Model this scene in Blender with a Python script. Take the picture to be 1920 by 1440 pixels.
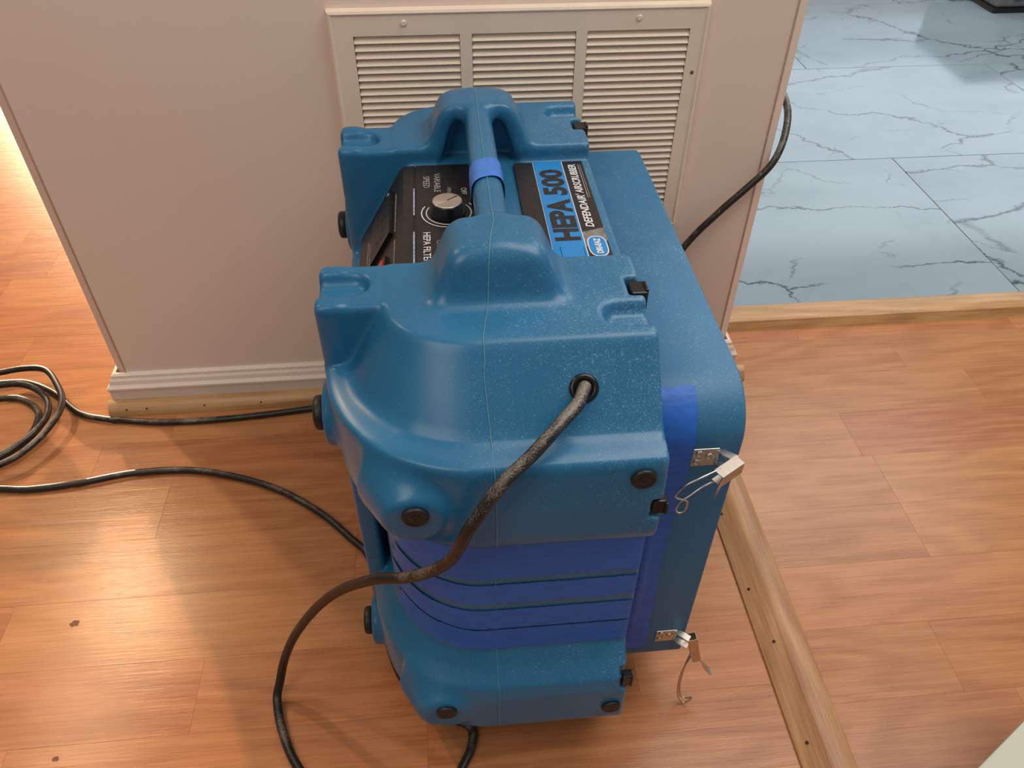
import bpy, bmesh, math, random
import numpy as np
from mathutils import Vector, Matrix
from mathutils.bvhtree import BVHTree

for o in list(bpy.data.objects):
    bpy.data.objects.remove(o)
random.seed(7)
scene = bpy.context.scene
C = scene.collection
PI = math.pi

# ------------------------------------------------------------------ camera, world, light, exposure
cam_d = bpy.data.cameras.new('camera')
cam = bpy.data.objects.new('camera', cam_d); C.objects.link(cam)
right = Vector((0.99573, -0.0919, 0.00713)); fwd = Vector((0.0717, 0.7311, -0.6785))
right.normalize(); fwd = (fwd - right * fwd.dot(right)).normalized()
up = right.cross(fwd)
mw = Matrix((right, up, -fwd)).transposed().to_4x4(); mw.translation = Vector((0, 0, 1.0))
cam.matrix_world = mw
cam_d.sensor_width = 36.0; cam_d.lens = 1470.0 / 1920.0 * 36.0
cam_d.clip_start = 0.02
scene.camera = cam

world = bpy.data.worlds.new('world'); scene.world = world; world.use_nodes = True
bg = world.node_tree.nodes['Background']
bg.inputs[0].default_value = (0.92, 0.94, 1.0, 1); bg.inputs[1].default_value = 0.18

def lamp(name, kind, loc, energy, color, size=0.1, aim=None, size_y=None, spread=None):
    d = bpy.data.lights.new(name, kind); d.energy = energy; d.color = color
    if kind == 'AREA':
        d.size = size
        if size_y: d.shape = 'RECTANGLE'; d.size_y = size_y
        if spread: d.spread = spread
    else: d.shadow_soft_size = size
    o = bpy.data.objects.new(name, d); C.objects.link(o); o.location = loc
    if aim is not None:
        o.rotation_euler = (Vector(aim) - Vector(loc)).to_track_quat('-Z', 'Y').to_euler()
    return o
# two warm ceiling lamps in the room behind and left of the wall
lamp('back_room_light', 'POINT', (-1.81, 2.52, 2.7), 96, (1.0, 0.70, 0.42), 0.05)
lamp('back_room_light', 'POINT', (-1.82, 1.69, 2.7), 34, (1.0, 0.70, 0.42), 0.035)
lamp('back_room_light', 'POINT', (-7.3, 15.6, 2.2), 22000, (1.0, 0.70, 0.42), 0.18)  # distant lamp added to stand in for light from the next room
# daylight from the window of the tiled room
lamp('window_daylight', 'AREA', (3.4, 4.9, 1.47), 20, (0.84, 0.93, 1.0), 5.2, (3.4, 2.4, 1.0), 1.6)
# warm fill added on the camera's side to brighten the wall
lamp('wall_fill_light', 'AREA', (-1.1, -0.8, 2.5), 15.5, (1.0, 0.84, 0.66), 1.2, (0.0, 1.1, 0.5), 1.5)
lamp('tiled_room_ceiling_light', 'AREA', (2.25, 2.9, 2.65), 22, (1.0, 0.98, 0.95), 1.5, (2.25, 2.9, 0.0), 1.5)
lamp('tiled_room_lamp', 'POINT', (1.77, 2.75, 2.6), 9, (1.0, 0.72, 0.45), 0.05)
lamp('overhead_fill_light', 'AREA', (1.1, 0.65, 2.6), 37, (1.0, 0.95, 0.88), 1.8, (0.3, 0.8, 0.0), 1.8)  # overhead fill added in place of ceiling bounce, brightens tops and floor

vs = scene.view_settings
scene.display_settings.display_device = 'sRGB'
vs.view_transform = 'Standard'; vs.look = 'None'; vs.exposure = 0.2; vs.gamma = 1.0; vs.use_curve_mapping = False
scene.cycles.use_denoising = True
scene.cycles.max_bounces = 6

# ------------------------------------------------------------------ material helpers
class NT:
    def __init__(s, name):
        s.m = bpy.data.materials.new(name); s.m.use_nodes = True
        s.t = s.m.node_tree; s.b = s.t.nodes['Principled BSDF']
    def n(s, kind, **kw):
        nd = s.t.nodes.new(kind)
        for k, v in kw.items():
            if k.startswith('i_'):
                key = k[2:]
                nd.inputs[int(key) if key.isdigit() else key.replace('_', ' ')].default_value = v
            else: setattr(nd, k, v)
        return nd
    def l(s, a, b): s.t.links.new(a, b)
    def set(s, **kw):
        for k, v in kw.items(): s.b.inputs[k.replace('_', ' ')].default_value = v
    def ramp(s, fac, stops, interp='LINEAR'):
        r = s.n('ShaderNodeValToRGB'); r.color_ramp.interpolation = interp
        el = r.color_ramp.elements
        while len(el) > 1: el.remove(el[-1])
        el[0].position = stops[0][0]; el[0].color = stops[0][1]
        for p, c in stops[1:]:
            e = el.new(p); e.color = c
        s.l(fac, r.inputs[0]); return r.outputs[0]
    def mix(s, fac, a, b, mode='MIX'):
        x = s.n('ShaderNodeMix', data_type='RGBA', blend_type=mode)
        for sock, v in ((x.inputs[0], fac), (x.inputs[6], a), (x.inputs[7], b)):
            if hasattr(v, 'is_output'): s.l(v, sock)
            else: sock.default_value = v
        return x.outputs[2]
    def math(s, op, a, b=None, c=None, clamp=False):
        x = s.n('ShaderNodeMath', operation=op); x.use_clamp = clamp
        for i, v in enumerate((a, b, c)):
            if v is None: continue
            if hasattr(v, 'is_output'): s.l(v, x.inputs[i])
            else: x.inputs[i].default_value = v
        return x.outputs[0]
    def noise(s, vec, scale, detail=2.0, rough=0.5, dist=0.0):
        x = s.n('ShaderNodeTexNoise'); x.inputs['Scale'].default_value = scale
        x.inputs['Detail'].default_value = detail; x.inputs['Roughness'].default_value = rough
        x.inputs['Distortion'].default_value = dist
        if vec is not None: s.l(vec, x.inputs['Vector'])
        return x.outputs['Fac']
    def mapping(s, vec, scale=(1, 1, 1), loc=(0, 0, 0), rot=(0, 0, 0)):
        x = s.n('ShaderNodeMapping'); x.inputs['Scale'].default_value = scale
        x.inputs['Location'].default_value = loc; x.inputs['Rotation'].default_value = rot
        s.l(vec, x.inputs['Vector']); return x.outputs[0]
    def bump(s, h, strength, dist=0.01):
        x = s.n('ShaderNodeBump'); x.inputs['Strength'].default_value = strength
        x.inputs['Distance'].default_value = dist; s.l(h, x.inputs['Height'])
        s.l(x.outputs[0], s.b.inputs['Normal']); return x

def G(r, g=None, b=None):
    if g is None: g = b = r
    return (r, g, b, 1.0)

def simple(name, col, rough=0.5, metal=0.0, spec=0.5, noise=0.0, nscale=60.0, bump=0.0):
    m = NT(name); m.set(Roughness=rough, Metallic=metal); m.b.inputs['Specular IOR Level'].default_value = spec
    tc = m.n('ShaderNodeTexCoord')
    f = m.noise(tc.outputs['Object'], nscale, 3.0)
    lo = G(*[c * (1 - noise) for c in col]); hi = G(*[min(1, c * (1 + noise)) for c in col])
    m.l(m.ramp(f, [(0.3, lo), (0.7, hi)]), m.b.inputs['Base Color'])
    if bump: m.bump(f, bump, 0.002)
    return m.m

def mat_plastic(name, base, dust_amt=1.0, rough=0.31):
    m = NT(name); m.set(Roughness=rough)
    g = m.n('ShaderNodeNewGeometry'); pos = g.outputs['Position']
    big = m.noise(pos, 9.0, 3.0)
    col = m.ramp(big, [(0.3, G(*[c * 0.92 for c in base])), (0.7, G(*[c * 1.08 for c in base]))])
    # fine pale construction dust, thicker towards the filter end (+x)
    sp = m.noise(pos, 480.0, 2.0, 0.6); sp2 = m.noise(pos, 1100.0, 1.0, 0.5)
    sx = m.n('ShaderNodeSeparateXYZ'); m.l(pos, sx.inputs[0])
    sn = m.n('ShaderNodeSeparateXYZ'); m.l(g.outputs['Normal'], sn.inputs[0])
    gx = m.n('ShaderNodeMapRange'); m.l(sx.outputs[0], gx.inputs[0])
    for i, v in ((1, -0.08), (2, 0.22), (3, 0.15), (4, 1.0)): gx.inputs[i].default_value = v
    patch = m.noise(pos, 14.0, 4.0, 0.6)
    upw = m.math('MULTIPLY_ADD', sn.outputs[2], 0.35, 0.65, clamp=True)
    dens = m.math('MULTIPLY', m.math('MULTIPLY', gx.outputs[0], patch), upw)
    thr = m.math('MULTIPLY_ADD', dens, -0.34 * dust_amt, 0.735)
    spk = m.math('MULTIPLY', m.math('SUBTRACT', m.math('MAXIMUM', sp, m.math('MULTIPLY', sp2, 1.0)), thr), 7.0, clamp=True)
    col = m.mix(m.math('MULTIPLY', spk, 0.60), col, G(0.34, 0.50, 0.62))
    film = m.math('MULTIPLY', dens, 0.20 * dust_amt, clamp=True)
    col = m.mix(film, col, G(0.17, 0.33, 0.48))
    # scuffed, paler edges
    pt = m.ramp(g.outputs['Pointiness'], [(0.53, G(0)), (0.60, G(1))])
    col = m.mix(m.math('MULTIPLY', pt, 0.22), col, G(0.30, 0.50, 0.62))
    m.l(col, m.b.inputs['Base Color'])
    m.l(m.math('MULTIPLY_ADD', spk, 0.3, rough), m.b.inputs['Roughness'])
    m.bump(m.noise(pos, 900.0, 2.0), 0.05, 0.0006)
    return m.m

def mat_wood(name, dark, light, grain=1.0, rough=0.30, random_tone=0.5, spec=0.5, along='X'):
    m = NT(name); m.set(Roughness=rough); m.b.inputs['Specular IOR Level'].default_value = spec
    tc = m.n('ShaderNodeTexCoord'); oi = m.n('ShaderNodeObjectInfo')
    rnd = oi.outputs['Random']
    off = m.n('ShaderNodeCombineXYZ')
    m.l(m.math('MULTIPLY', rnd, 37.0), off.inputs[0]); m.l(m.math('MULTIPLY', rnd, 91.0), off.inputs[1]); m.l(m.math('MULTIPLY', rnd, 17.0), off.inputs[2])
    add = m.n('ShaderNodeVectorMath', operation='ADD'); m.l(tc.outputs['Object'], add.inputs[0]); m.l(off.outputs[0], add.inputs[1])
    v = add.outputs[0]
    def S(a, b): return (a, b, b) if along == 'X' else (b, a, b)
    wav = m.noise(m.mapping(v, S(1.6, 7.0)), 1.0, 2.0, 0.5)
    rings = m.math('SINE', m.math('MULTIPLY', wav, 62.0))
    rings = m.math('MULTIPLY_ADD', rings, 0.5, 0.5)
    streak = m.noise(m.mapping(v, S(5.0, 170.0)), 1.0, 4.0, 0.7)
    fine = m.noise(m.mapping(v, S(22.0, 520.0)), 1.0, 3.0, 0.6)
    tone = m.noise(m.mapping(v, S(2.0, 16.0)), 1.0, 3.0, 0.5)
    f = m.math('MULTIPLY_ADD', streak, 0.80, m.math('MULTIPLY', rings, 0.17 * grain))
    f = m.math('ADD', f, m.math('MULTIPLY_ADD', tone, 0.24, m.math('MULTIPLY', fine, 0.42 * grain)))
    f = m.math('ADD', f, m.math('MULTIPLY', m.math('SUBTRACT', rnd, 0.5), random_tone))
    f = m.math('SUBTRACT', f, 0.29)
    col = m.ramp(f, [(0.26, G(*dark)), (0.76, G(*light))])
    # per-board hue drift
    hs = m.n('ShaderNodeHueSaturation')
    r2 = m.math('FRACT', m.math('MULTIPLY', rnd, 7.31))
    m.l(m.math('MULTIPLY_ADD', r2, 0.010, 0.495), hs.inputs['Hue']); m.l(col, hs.inputs['Color'])
    m.l(hs.outputs[0], m.b.inputs['Base Color'])
    h = m.math('ADD', m.math('MULTIPLY', streak, 0.6), m.math('MULTIPLY', fine, 0.8))
    m.bump(h, 0.16 * grain, 0.0012)
    return m.m

def mat_marble():
    m = NT('marble_tile'); m.set(Roughness=0.10)
    g = m.n('ShaderNodeNewGeometry'); oi = m.n('ShaderNodeObjectInfo')
    off = m.n('ShaderNodeCombineXYZ'); m.l(m.math('MULTIPLY', oi.outputs['Random'], 23.0), off.inputs[0]); m.l(m.math('MULTIPLY', oi.outputs['Random'], 51.0), off.inputs[1])
    add = m.n('ShaderNodeVectorMath', operation='ADD'); m.l(g.outputs['Position'], add.inputs[0]); m.l(off.outputs[0], add.inputs[1])
    v = m.mapping(add.outputs[0], (1.0, 1.7, 1.0), rot=(0, 0, math.radians(-38)))
    def crack(scale, width, warp, seed):
        w1 = m.n('ShaderNodeTexNoise'); w1.inputs['Scale'].default_value = 3.2; w1.inputs['Detail'].default_value = 6.0; w1.inputs['Roughness'].default_value = 0.62
        sh = m.mapping(v, (1, 1, 1), (seed, seed * 1.7, 0)); m.l(sh, w1.inputs['Vector'])
        sub = m.n('ShaderNodeVectorMath', operation='MULTIPLY_ADD'); m.l(w1.outputs['Color'], sub.inputs[0]); sub.inputs[1].default_value = (warp, warp, 0); m.l(sh, sub.inputs[2])
        vo = m.n('ShaderNodeTexVoronoi', feature='DISTANCE_TO_EDGE'); vo.inputs['Scale'].default_value = scale; m.l(sub.outputs[0], vo.inputs['Vector'])
        wn = m.math('MULTIPLY_ADD', m.noise(sh, 9.0, 2.0), width * 2.2, width * 0.05)
        return m.math('SUBTRACT', 1.0, m.math('DIVIDE', vo.outputs['Distance'], wn), clamp=True)
    a = crack(1.5, 0.011, 0.34, 3.0); b = crack(2.9, 0.015, 0.30, 9.0)
    mask = m.ramp(m.noise(v, 2.4, 2.0), [(0.40, G(0)), (0.52, G(1))])
    mask2 = m.ramp(m.noise(v, 3.7, 2.0), [(0.50, G(0)), (0.60, G(1))])
    vv = m.math('MAXIMUM', m.math('MULTIPLY', a, mask), m.math('MULTIPLY', m.math('MULTIPLY', b, mask2), 0.6))
    cloud = m.noise(v, 2.2, 4.0, 0.6)
    base = m.ramp(cloud, [(0.3, G(0.25, 0.335, 0.395)), (0.6, G(0.32, 0.415, 0.485))])
    col = m.mix(m.math('MULTIPLY', vv, 0.95), base, G(0.045, 0.065, 0.08))
    m.l(col, m.b.inputs['Base Color'])
    return m.m

def mat_wall():
    m = NT('wall_paint'); m.set(Roughness=0.6)
    g = m.n('ShaderNodeNewGeometry')
    n = m.noise(g.outputs['Position'], 3.0, 3.0)
    m.l(m.ramp(n, [(0.3, G(0.82, 0.665, 0.555)), (0.7, G(0.85, 0.695, 0.585))]), m.b.inputs['Base Color'])
    m.bump(m.noise(g.outputs['Position'], 420.0, 2.0), 0.06, 0.001)
    return m.m

def mat_tape(name, col):
    m = NT(name); m.set(Roughness=0.5)
    g = m.n('ShaderNodeNewGeometry')
    n = m.noise(m.mapping(g.outputs['Position'], (30, 30, 220)), 1.0, 3.0)
    m.l(m.ramp(n, [(0.3, G(*[c * 0.86 for c in col])), (0.75, G(*[min(1, c * 1.12) for c in col]))]), m.b.inputs['Base Color'])
    m.bump(m.noise(g.outputs['Position'], 75.0, 3.0, 0.5, 0.6), 0.35, 0.002)
    return m.m

def mat_cord(name, dusty):
    m = NT(name); m.set(Roughness=0.38)
    g = m.n('ShaderNodeNewGeometry'); pos = g.outputs['Position']
    sn = m.n('ShaderNodeSeparateXYZ'); m.l(g.outputs['Normal'], sn.inputs[0])
    sp = m.noise(pos, 700.0, 2.0, 0.7); patch = m.noise(pos, 14.0, 4.0, 0.7)
    f = m.math('MULTIPLY_ADD', patch, 1.15, m.math('MULTIPLY', sn.outputs[2], 0.20))
    f = m.math('ADD', f, m.math('MULTIPLY', sp, 0.75))
    sz = m.n('ShaderNodeSeparateXYZ'); m.l(pos, sz.inputs[0])
    mr = m.n('ShaderNodeMapRange'); m.l(sz.outputs[2], mr.inputs[0])
    for i, v in ((1, 0.30), (2, 0.58), (3, 0.0), (4, 0.22)): mr.inputs[i].default_value = v
    f = m.math('ADD', f, mr.outputs[0])
    f = m.math('MULTIPLY', m.math('SUBTRACT', f, 1.28 - 0.12 * dusty), 4.5, clamp=True)
    col = m.mix(m.math('MULTIPLY', f, 0.75), G(0.012, 0.011, 0.010), G(0.30, 0.25, 0.20))
    m.l(col, m.b.inputs['Base Color'])
    return m.m

BLUE = (0.013, 0.138, 0.285)
M = dict(
    plastic=mat_plastic('blue_plastic', BLUE, 1.0),
    housing=mat_plastic('dusty_blue_plastic', (0.016, 0.138, 0.290), 0.65, 0.5),
    plank=mat_wood('laminate_plank', (0.35, 0.130, 0.046), (0.545, 0.236, 0.095), 1.0, 0.23, 0.22, 0.42),
    oak=mat_wood('oak_trim', (0.34, 0.165, 0.055), (0.62, 0.37, 0.16), 1.0, 0.38, 0.1),
    oak_y=mat_wood('oak_strip', (0.32, 0.145, 0.055), (0.58, 0.33, 0.15), 1.0, 0.38, 0.1, along='Y'),
    marble=mat_marble(),
    wall=mat_wall(),
    white=simple('trim_paint', (0.82, 0.68, 0.575), 0.45, noise=0.03, nscale=12),
    cream=simple('cream_enamel', (0.88, 0.73, 0.585), 0.42, noise=0.03, nscale=20),
    dark=simple('dark_void', (0.02, 0.017, 0.014), 0.9),
    grout=simple('grout', (0.30, 0.32, 0.33), 0.8, noise=0.1),
    rubber=simple('black_rubber', (0.014, 0.013, 0.012), 0.45, noise=0.3, nscale=220, bump=0.15),
    panel=simple('black_panel', (0.016, 0.014, 0.013), 0.42, noise=0.35, nscale=110, bump=0.1),
    black=simple('glossy_black', (0.008, 0.008, 0.008), 0.25),
    steel=simple('brushed_steel', (0.62, 0.58, 0.53), 0.30, 1.0, noise=0.06, nscale=200),
    alu=simple('spun_aluminium', (0.78, 0.72, 0.66), 0.28, 1.0, noise=0.05, nscale=140),
    print=simple('white_print', (0.72, 0.71, 0.70), 0.6),
    dimprint=simple('faded_print', (0.42, 0.40, 0.38), 0.6, noise=0.2, nscale=400),
    lblack=simple('label_black', (0.020, 0.018, 0.018), 0.4, noise=0.35, nscale=240),
    lblue=simple('label_blue', (0.018, 0.24, 0.62), 0.4, noise=0.05, nscale=90),
    lgrey=simple('label_grey', (0.20, 0.19, 0.19), 0.4, noise=0.4, nscale=120),
    scuff=simple('scuffed_edge', (0.30, 0.36, 0.46), 0.6, noise=0.4, nscale=260),
    red=simple('red_switch', (0.55, 0.03, 0.03), 0.3),
    tape=mat_tape('blue_masking_tape', (0.020, 0.140, 0.56)),
    tape2=mat_tape('bright_masking_tape', (0.05, 0.19, 0.62)),
    cord=mat_cord('dusty_black_cord', 1.0),
    seam=simple('mould_flash', (0.10, 0.28, 0.39), 0.5),
    case=simple('grey_case', (0.17, 0.18, 0.19), 0.5, noise=0.08, nscale=30),
    pale=simple('pale_laminate', (0.52, 0.52, 0.42), 0.6, noise=0.05, nscale=9),
    hole=simple('nail_hole', (0.05, 0.025, 0.012), 0.9),
    stain=simple('floor_stain', (0.20, 0.07, 0.035), 0.7),
)
def glass_mat():
    m = NT('window_daylight_pane'); e = m.n('ShaderNodeEmission')
    e.inputs[0].default_value = (0.80, 0.91, 1.0, 1); e.inputs[1].default_value = 0.9
    m.l(e.outputs[0], m.t.nodes['Material Output'].inputs[0]); return m.m
M['pane'] = glass_mat()
def spun():
    m = NT('spun_aluminium_cap'); m.set(Roughness=0.26, Metallic=1.0)
    m.b.inputs['Base Color'].default_value = G(0.80, 0.74, 0.68); m.b.inputs['Anisotropic'].default_value = 0.9
    t = m.n('ShaderNodeTangent', direction_type='RADIAL', axis='Z'); m.l(t.outputs[0], m.b.inputs['Tangent'])
    return m.m
M['spun'] = spun()

# ------------------------------------------------------------------ geometry helpers
def link(name, me, parent=None):
    o = bpy.data.objects.new(name, me); C.objects.link(o)
    if parent is not None: o.parent = parent
    return o
def mesh(name, verts, faces, mat, parent=None, smooth=False):
    me = bpy.data.meshes.new(name); me.from_pydata([tuple(v) for v in verts], [], faces); me.validate()
    bm = bmesh.new(); bm.from_mesh(me); bmesh.ops.recalc_face_normals(bm, faces=bm.faces); bm.to_mesh(me); bm.free()
    me.materials.append(mat)
    if smooth: me.polygons.foreach_set('use_smooth', [True] * len(me.polygons))
    return link(name, me, parent)
def from_bm(name, bm, mat, parent=None, smooth=False):
    bmesh.ops.recalc_face_normals(bm, faces=bm.faces)
    me = bpy.data.meshes.new(name); bm.to_mesh(me); bm.free(); me.materials.append(mat)
    if smooth: me.polygons.foreach_set('use_smooth', [True] * len(me.polygons))
    return link(name, me, parent)
def empty(name, loc, label=None, cat=None, group=None):
    o = bpy.data.objects.new(name, None); C.objects.link(o); o.location = loc; o.empty_display_size = 0.05
    tag(o, label, cat, group); return o
def tag(o, label=None, cat=None, group=None, kind=None):
    if label: o['label'] = label
    if cat: o['category'] = cat
    if group: o['group'] = group
    if kind: o['kind'] = kind
    return o
def box_bm(x0, x1, y0, y1, z0, z1, bev=0.0, seg=2):
    bm = bmesh.new()
    bmesh.ops.create_cube(bm, size=1.0)
    for v in bm.verts:
        v.co = Vector(((x0 + x1) / 2 + v.co.x * (x1 - x0), (y0 + y1) / 2 + v.co.y * (y1 - y0), (z0 + z1) / 2 + v.co.z * (z1 - z0)))
    if bev: bmesh.ops.bevel(bm, geom=bm.edges[:], offset=bev, segments=seg, affect='EDGES', profile=0.5)
    return bm
def box(name, x0, x1, y0, y1, z0, z1, mat, parent=None, bev=0.0, seg=2):
    return from_bm(name, box_bm(x0, x1, y0, y1, z0, z1, bev, seg), mat, parent)
def frame_from(axis, ref=Vector((0, 0, 1))):
    a = Vector(axis).normalized()
    if abs(a.dot(ref)) > 0.95: ref = Vector((1, 0, 0))
    u = (ref - a * a.dot(ref)).normalized(); w = a.cross(u); return a, u, w
def lathe(name, prof, origin, axis, mat, parent=None, seg=32, smooth=True):
    """prof = [(distance along axis, radius)...]; ends closed"""
    a, u, w = frame_from(axis); o = Vector(origin); V = []; F = []
    for d, r in prof:
        for k in range(seg):
            t = 2 * PI * k / seg
            V.append(o + a * d + (u * math.cos(t) + w * math.sin(t)) * r)
    for i in range(len(prof) - 1):
        for k in range(seg):
            k2 = (k + 1) % seg
            F.append((i * seg + k, i * seg + k2, (i + 1) * seg + k2, (i + 1) * seg + k))
    F.append(tuple(range(seg))); F.append(tuple((len(prof) - 1) * seg + k for k in range(seg)))
    ob = mesh(name, V, F, mat, parent)
    if smooth:
        for p in ob.data.polygons: p.use_smooth = len(p.vertices) == 4
    return ob
def catmull(pts, n=8):
    P = [Vector(p) for p in pts]; P = [P[0] * 2 - P[1]] + P + [P[-1] * 2 - P[-2]]; out = []
    for i in range(1, len(P) - 2):
        p0, p1, p2, p3 = P[i - 1], P[i], P[i + 1], P[i + 2]
        for k in range(n):
            t = k / n
            out.append(0.5 * ((2 * p1) + (p2 - p0) * t + (2 * p0 - 5 * p1 + 4 * p2 - p3) * t * t + (3 * p1 - p0 - 3 * p2 + p3) * t ** 3))
    out.append(P[-2]); return out
def tube_data(P, r, seg=10, caps=True):
    V = []; F = []; up_ = None
    for i, p in enumerate(P):
        t = (P[min(i + 1, len(P) - 1)] - P[max(i - 1, 0)]).normalized()
        if up_ is None: _, up_, _ = frame_from(t)
        up_ = (up_ - t * t.dot(up_)).normalized(); w = t.cross(up_)
        for k in range(seg):
            a = 2 * PI * k / seg
            V.append(p + (up_ * math.cos(a) + w * math.sin(a)) * r)
    for i in range(len(P) - 1):
        for k in range(seg):
            k2 = (k + 1) % seg
            F.append((i * seg + k, i * seg + k2, (i + 1) * seg + k2, (i + 1) * seg + k))
    if caps:
        F.append(tuple(range(seg))); F.append(tuple((len(P) - 1) * seg + k for k in range(seg)))
    return V, F
def tube(name, pts, r, mat, parent=None, seg=10, n=8, smoothpath=True):
    P = catmull(pts, n) if smoothpath else [Vector(p) for p in pts]
    V, F = tube_data(P, r, seg)
    return mesh(name, V, F, mat, parent, smooth=True)
def extrude_x(name, prof, x0, x1, mat, parent=None, smooth_angle=None, bev=0.0):
    """prof = closed list of (y, z), extruded along x"""
    n = len(prof)
    V = [(x0, y, z) for y, z in prof] + [(x1, y, z) for y, z in prof]
    F = [(i, (i + 1) % n, n + (i + 1) % n, n + i) for i in range(n)] + [tuple(range(n)), tuple(range(n, 2 * n))]
    o = mesh(name, V, F, mat, parent)
    if bev:
        bm = bmesh.new(); bm.from_mesh(o.data)
        es = [e for e in bm.edges if all(abs(v.co.x - x1) < 1e-6 for v in e.verts) or all(abs(v.co.x - x0) < 1e-6 for v in e.verts)]
        bmesh.ops.bevel(bm, geom=es, offset=bev, segments=3, affect='EDGES', profile=0.5); bm.to_mesh(o.data); bm.free()
    if smooth_angle: shade_angle(o, smooth_angle)
    return o
def shade_angle(o, ang):
    me = o.data; me.polygons.foreach_set('use_smooth', [True] * len(me.polygons))
    bm = bmesh.new(); bm.from_mesh(me)
    for e in bm.edges:
        if len(e.link_faces) == 2 and e.calc_face_angle(0) > ang: e.smooth = False
    bm.to_mesh(me); bm.free()
def sweep_mitre(name, path, prof, mat, parent=None):
    """path: xy polyline (open), prof: closed list of (offset outward = to the right of travel, z)"""
    P = [Vector(p) for p in path]; rows = []
    for i, p in enumerate(P):
        d1 = (P[i] - P[i - 1]).normalized() if i else (P[1] - P[0]).normalized()
        d2 = (P[i + 1] - P[i]).normalized() if i < len(P) - 1 else d1
        n1 = Vector((d1.y, -d1.x)); n2 = Vector((d2.y, -d2.x)); m_ = n1 + n2; m_ = m_ / (m_.dot(n1))
        rows.append([(p.x + m_.x * o_, p.y + m_.y * o_, z) for o_, z in prof])
    n = len(prof); V = [v for r in rows for v in r]; F = []
    for i in range(len(rows) - 1):
        for k in range(n):
            F.append((i * n + k, i * n + (k + 1) % n, (i + 1) * n + (k + 1) % n, (i + 1) * n + k))
    F.append(tuple(range(n))); F.append(tuple((len(rows) - 1) * n + k for k in range(n)))
    return mesh(name, V, F, mat, parent)
def text(name, s, loc, size, rot, mat, parent, xs=1.0, bold=0.0, shear=0.0, align='LEFT', normal_lift=0.0, space=1.0):
    """flat print: rot = 3x3 whose columns are reading direction, letter-up, normal"""
    cu = bpy.data.curves.new(name, 'FONT'); cu.body = s; cu.size = size; cu.align_x = align; cu.shear = shear; cu.offset = bold
    cu.resolution_u = 3; cu.space_character = space
    to = bpy.data.objects.new(name + '_tmp', cu); C.objects.link(to)
    dg = bpy.context.evaluated_depsgraph_get(); me = bpy.data.meshes.new_from_object(to.evaluated_get(dg))
    bpy.data.objects.remove(to); bpy.data.curves.remove(cu)
    R = Matrix(rot).transposed(); L = Vector(loc)
    for v in me.vertices: v.co = L + R @ Vector((v.co.x * xs, v.co.y, 0.0))
    me.name = name; me.materials.clear(); me.materials.append(mat)
    return link(name, me, parent)

# ------------------------------------------------------------------ the setting
# wood floor: sub-floor slab + laid strips
floor = box('floor', -3.0, 0.52, -0.9, 4.2, -0.03, -0.006, M['dark']); tag(floor, kind='structure')
me_floor2 = box('floor', 0.40, 3.2, -0.9, 1.262, -0.03, -0.006, M['dark'], floor)
me_floor2.name = 'subfloor'
plank_cache = {}
def plank(x0, x1, y0, y1):
    L = round(x1 - x0, 3); W = round(y1 - y0, 4); key = (L, W)
    if key not in plank_cache:
        g = 0.00008
        bm = box_bm(-L / 2 + g, L / 2 - g, -W / 2 + g, W / 2 - g, -0.008, 0.0)
        top = [e for e in bm.edges if all(v.co.z > -0.001 for v in e.verts)]
        bmesh.ops.bevel(bm, geom=top, offset=0.00012, segments=1, affect='EDGES')
        bmesh.ops.recalc_face_normals(bm, faces=bm.faces)
        me = bpy.data.meshes.new('plank'); bm.to_mesh(me); bm.free(); me.materials.append(M['plank'])
        plank_cache[key] = me
    o = link('plank', plank_cache[key], floor); o.location = ((x0 + x1) / 2, (y0 + y1) / 2, 0)
    return o
PITCH = 0.1042
def lay(xmin, xmax, ybase, rows, known, seed):
    rg = random.Random(seed)
    for r in rows:
        y0 = ybase + r * PITCH; y1 = y0 + PITCH
        x = known.get(r, rg.uniform(0, 0.6)); 
        while x > xmin: x -= round(rg.choice((0.46, 0.52, 0.58)), 2)
        first = True
        xs = [x]
        k = known.get(r)
        while xs[-1] < xmax:
            step = rg.choice((0.46, 0.52, 0.58))
            nx = xs[-1] + step
            if k is not None and xs[-1] < k - 0.05 < k < nx + 0.30: nx = k
            xs.append(nx)
        for a, b in zip(xs[:-1], xs[1:]):
            a_, b_ = max(a, xmin), min(b, xmax)
            if b_ - a_ > 0.02: plank(round(a_, 3), round(b_, 3), y0, y1)
left_known = {0: -0.36, 1: -0.645, 2: -0.165, 3: -0.475, 4: -0.61, 5: -0.50, -1: -0.58}
lay(-1.25, 0.43, 0.462, range(-6, 6), left_known, 3)
lay(-2.3, -0.2, 0.462, range(6, 28), {9: -0.95, 10: -0.88}, 5)
right_known = {0: 0.65, 1: 1.0, 2: 0.707, 3: 0.707, 4: 0.69, 5: 0.98, 6: 0.872, 7: 0.694, -1: 0.718}
lay(0.43, 1.75, 0.429, range(-6, 8), right_known, 11)

# tiled floor of the next room
tiles = box('floor_marble', 0.45, 5.2, 1.225, 5.2, -0.03, -0.005, M['grout']); tag(tiles, kind='structure')
def tile(x0, x1, y0, y1):
    g = 0.0010
    bm = box_bm(x0 + g, x1 - g, y0 + g, y1 - g, -0.01, 0.001)
    top = [e for e in bm.edges if all(v.co.z > 0 for v in e.verts)]
    bmesh.ops.bevel(bm, geom=top, offset=0.0006, segments=1, affect='EDGES')
    return from_bm('tile', bm, M['marble'], tiles)
ys = [1.262, 1.900, 2.540, 3.180, 3.820, 4.460, 4.95]
for r in range(6):
    x = 1.232 - 1.28 if r % 2 == 0 else 1.862 - 1.28
    while x < 4.4:
        a, b = max(x, 0.512), x + 1.28
        if b - a > 0.05: tile(a, b, ys[r], ys[r + 1])
        x += 1.28

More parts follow.
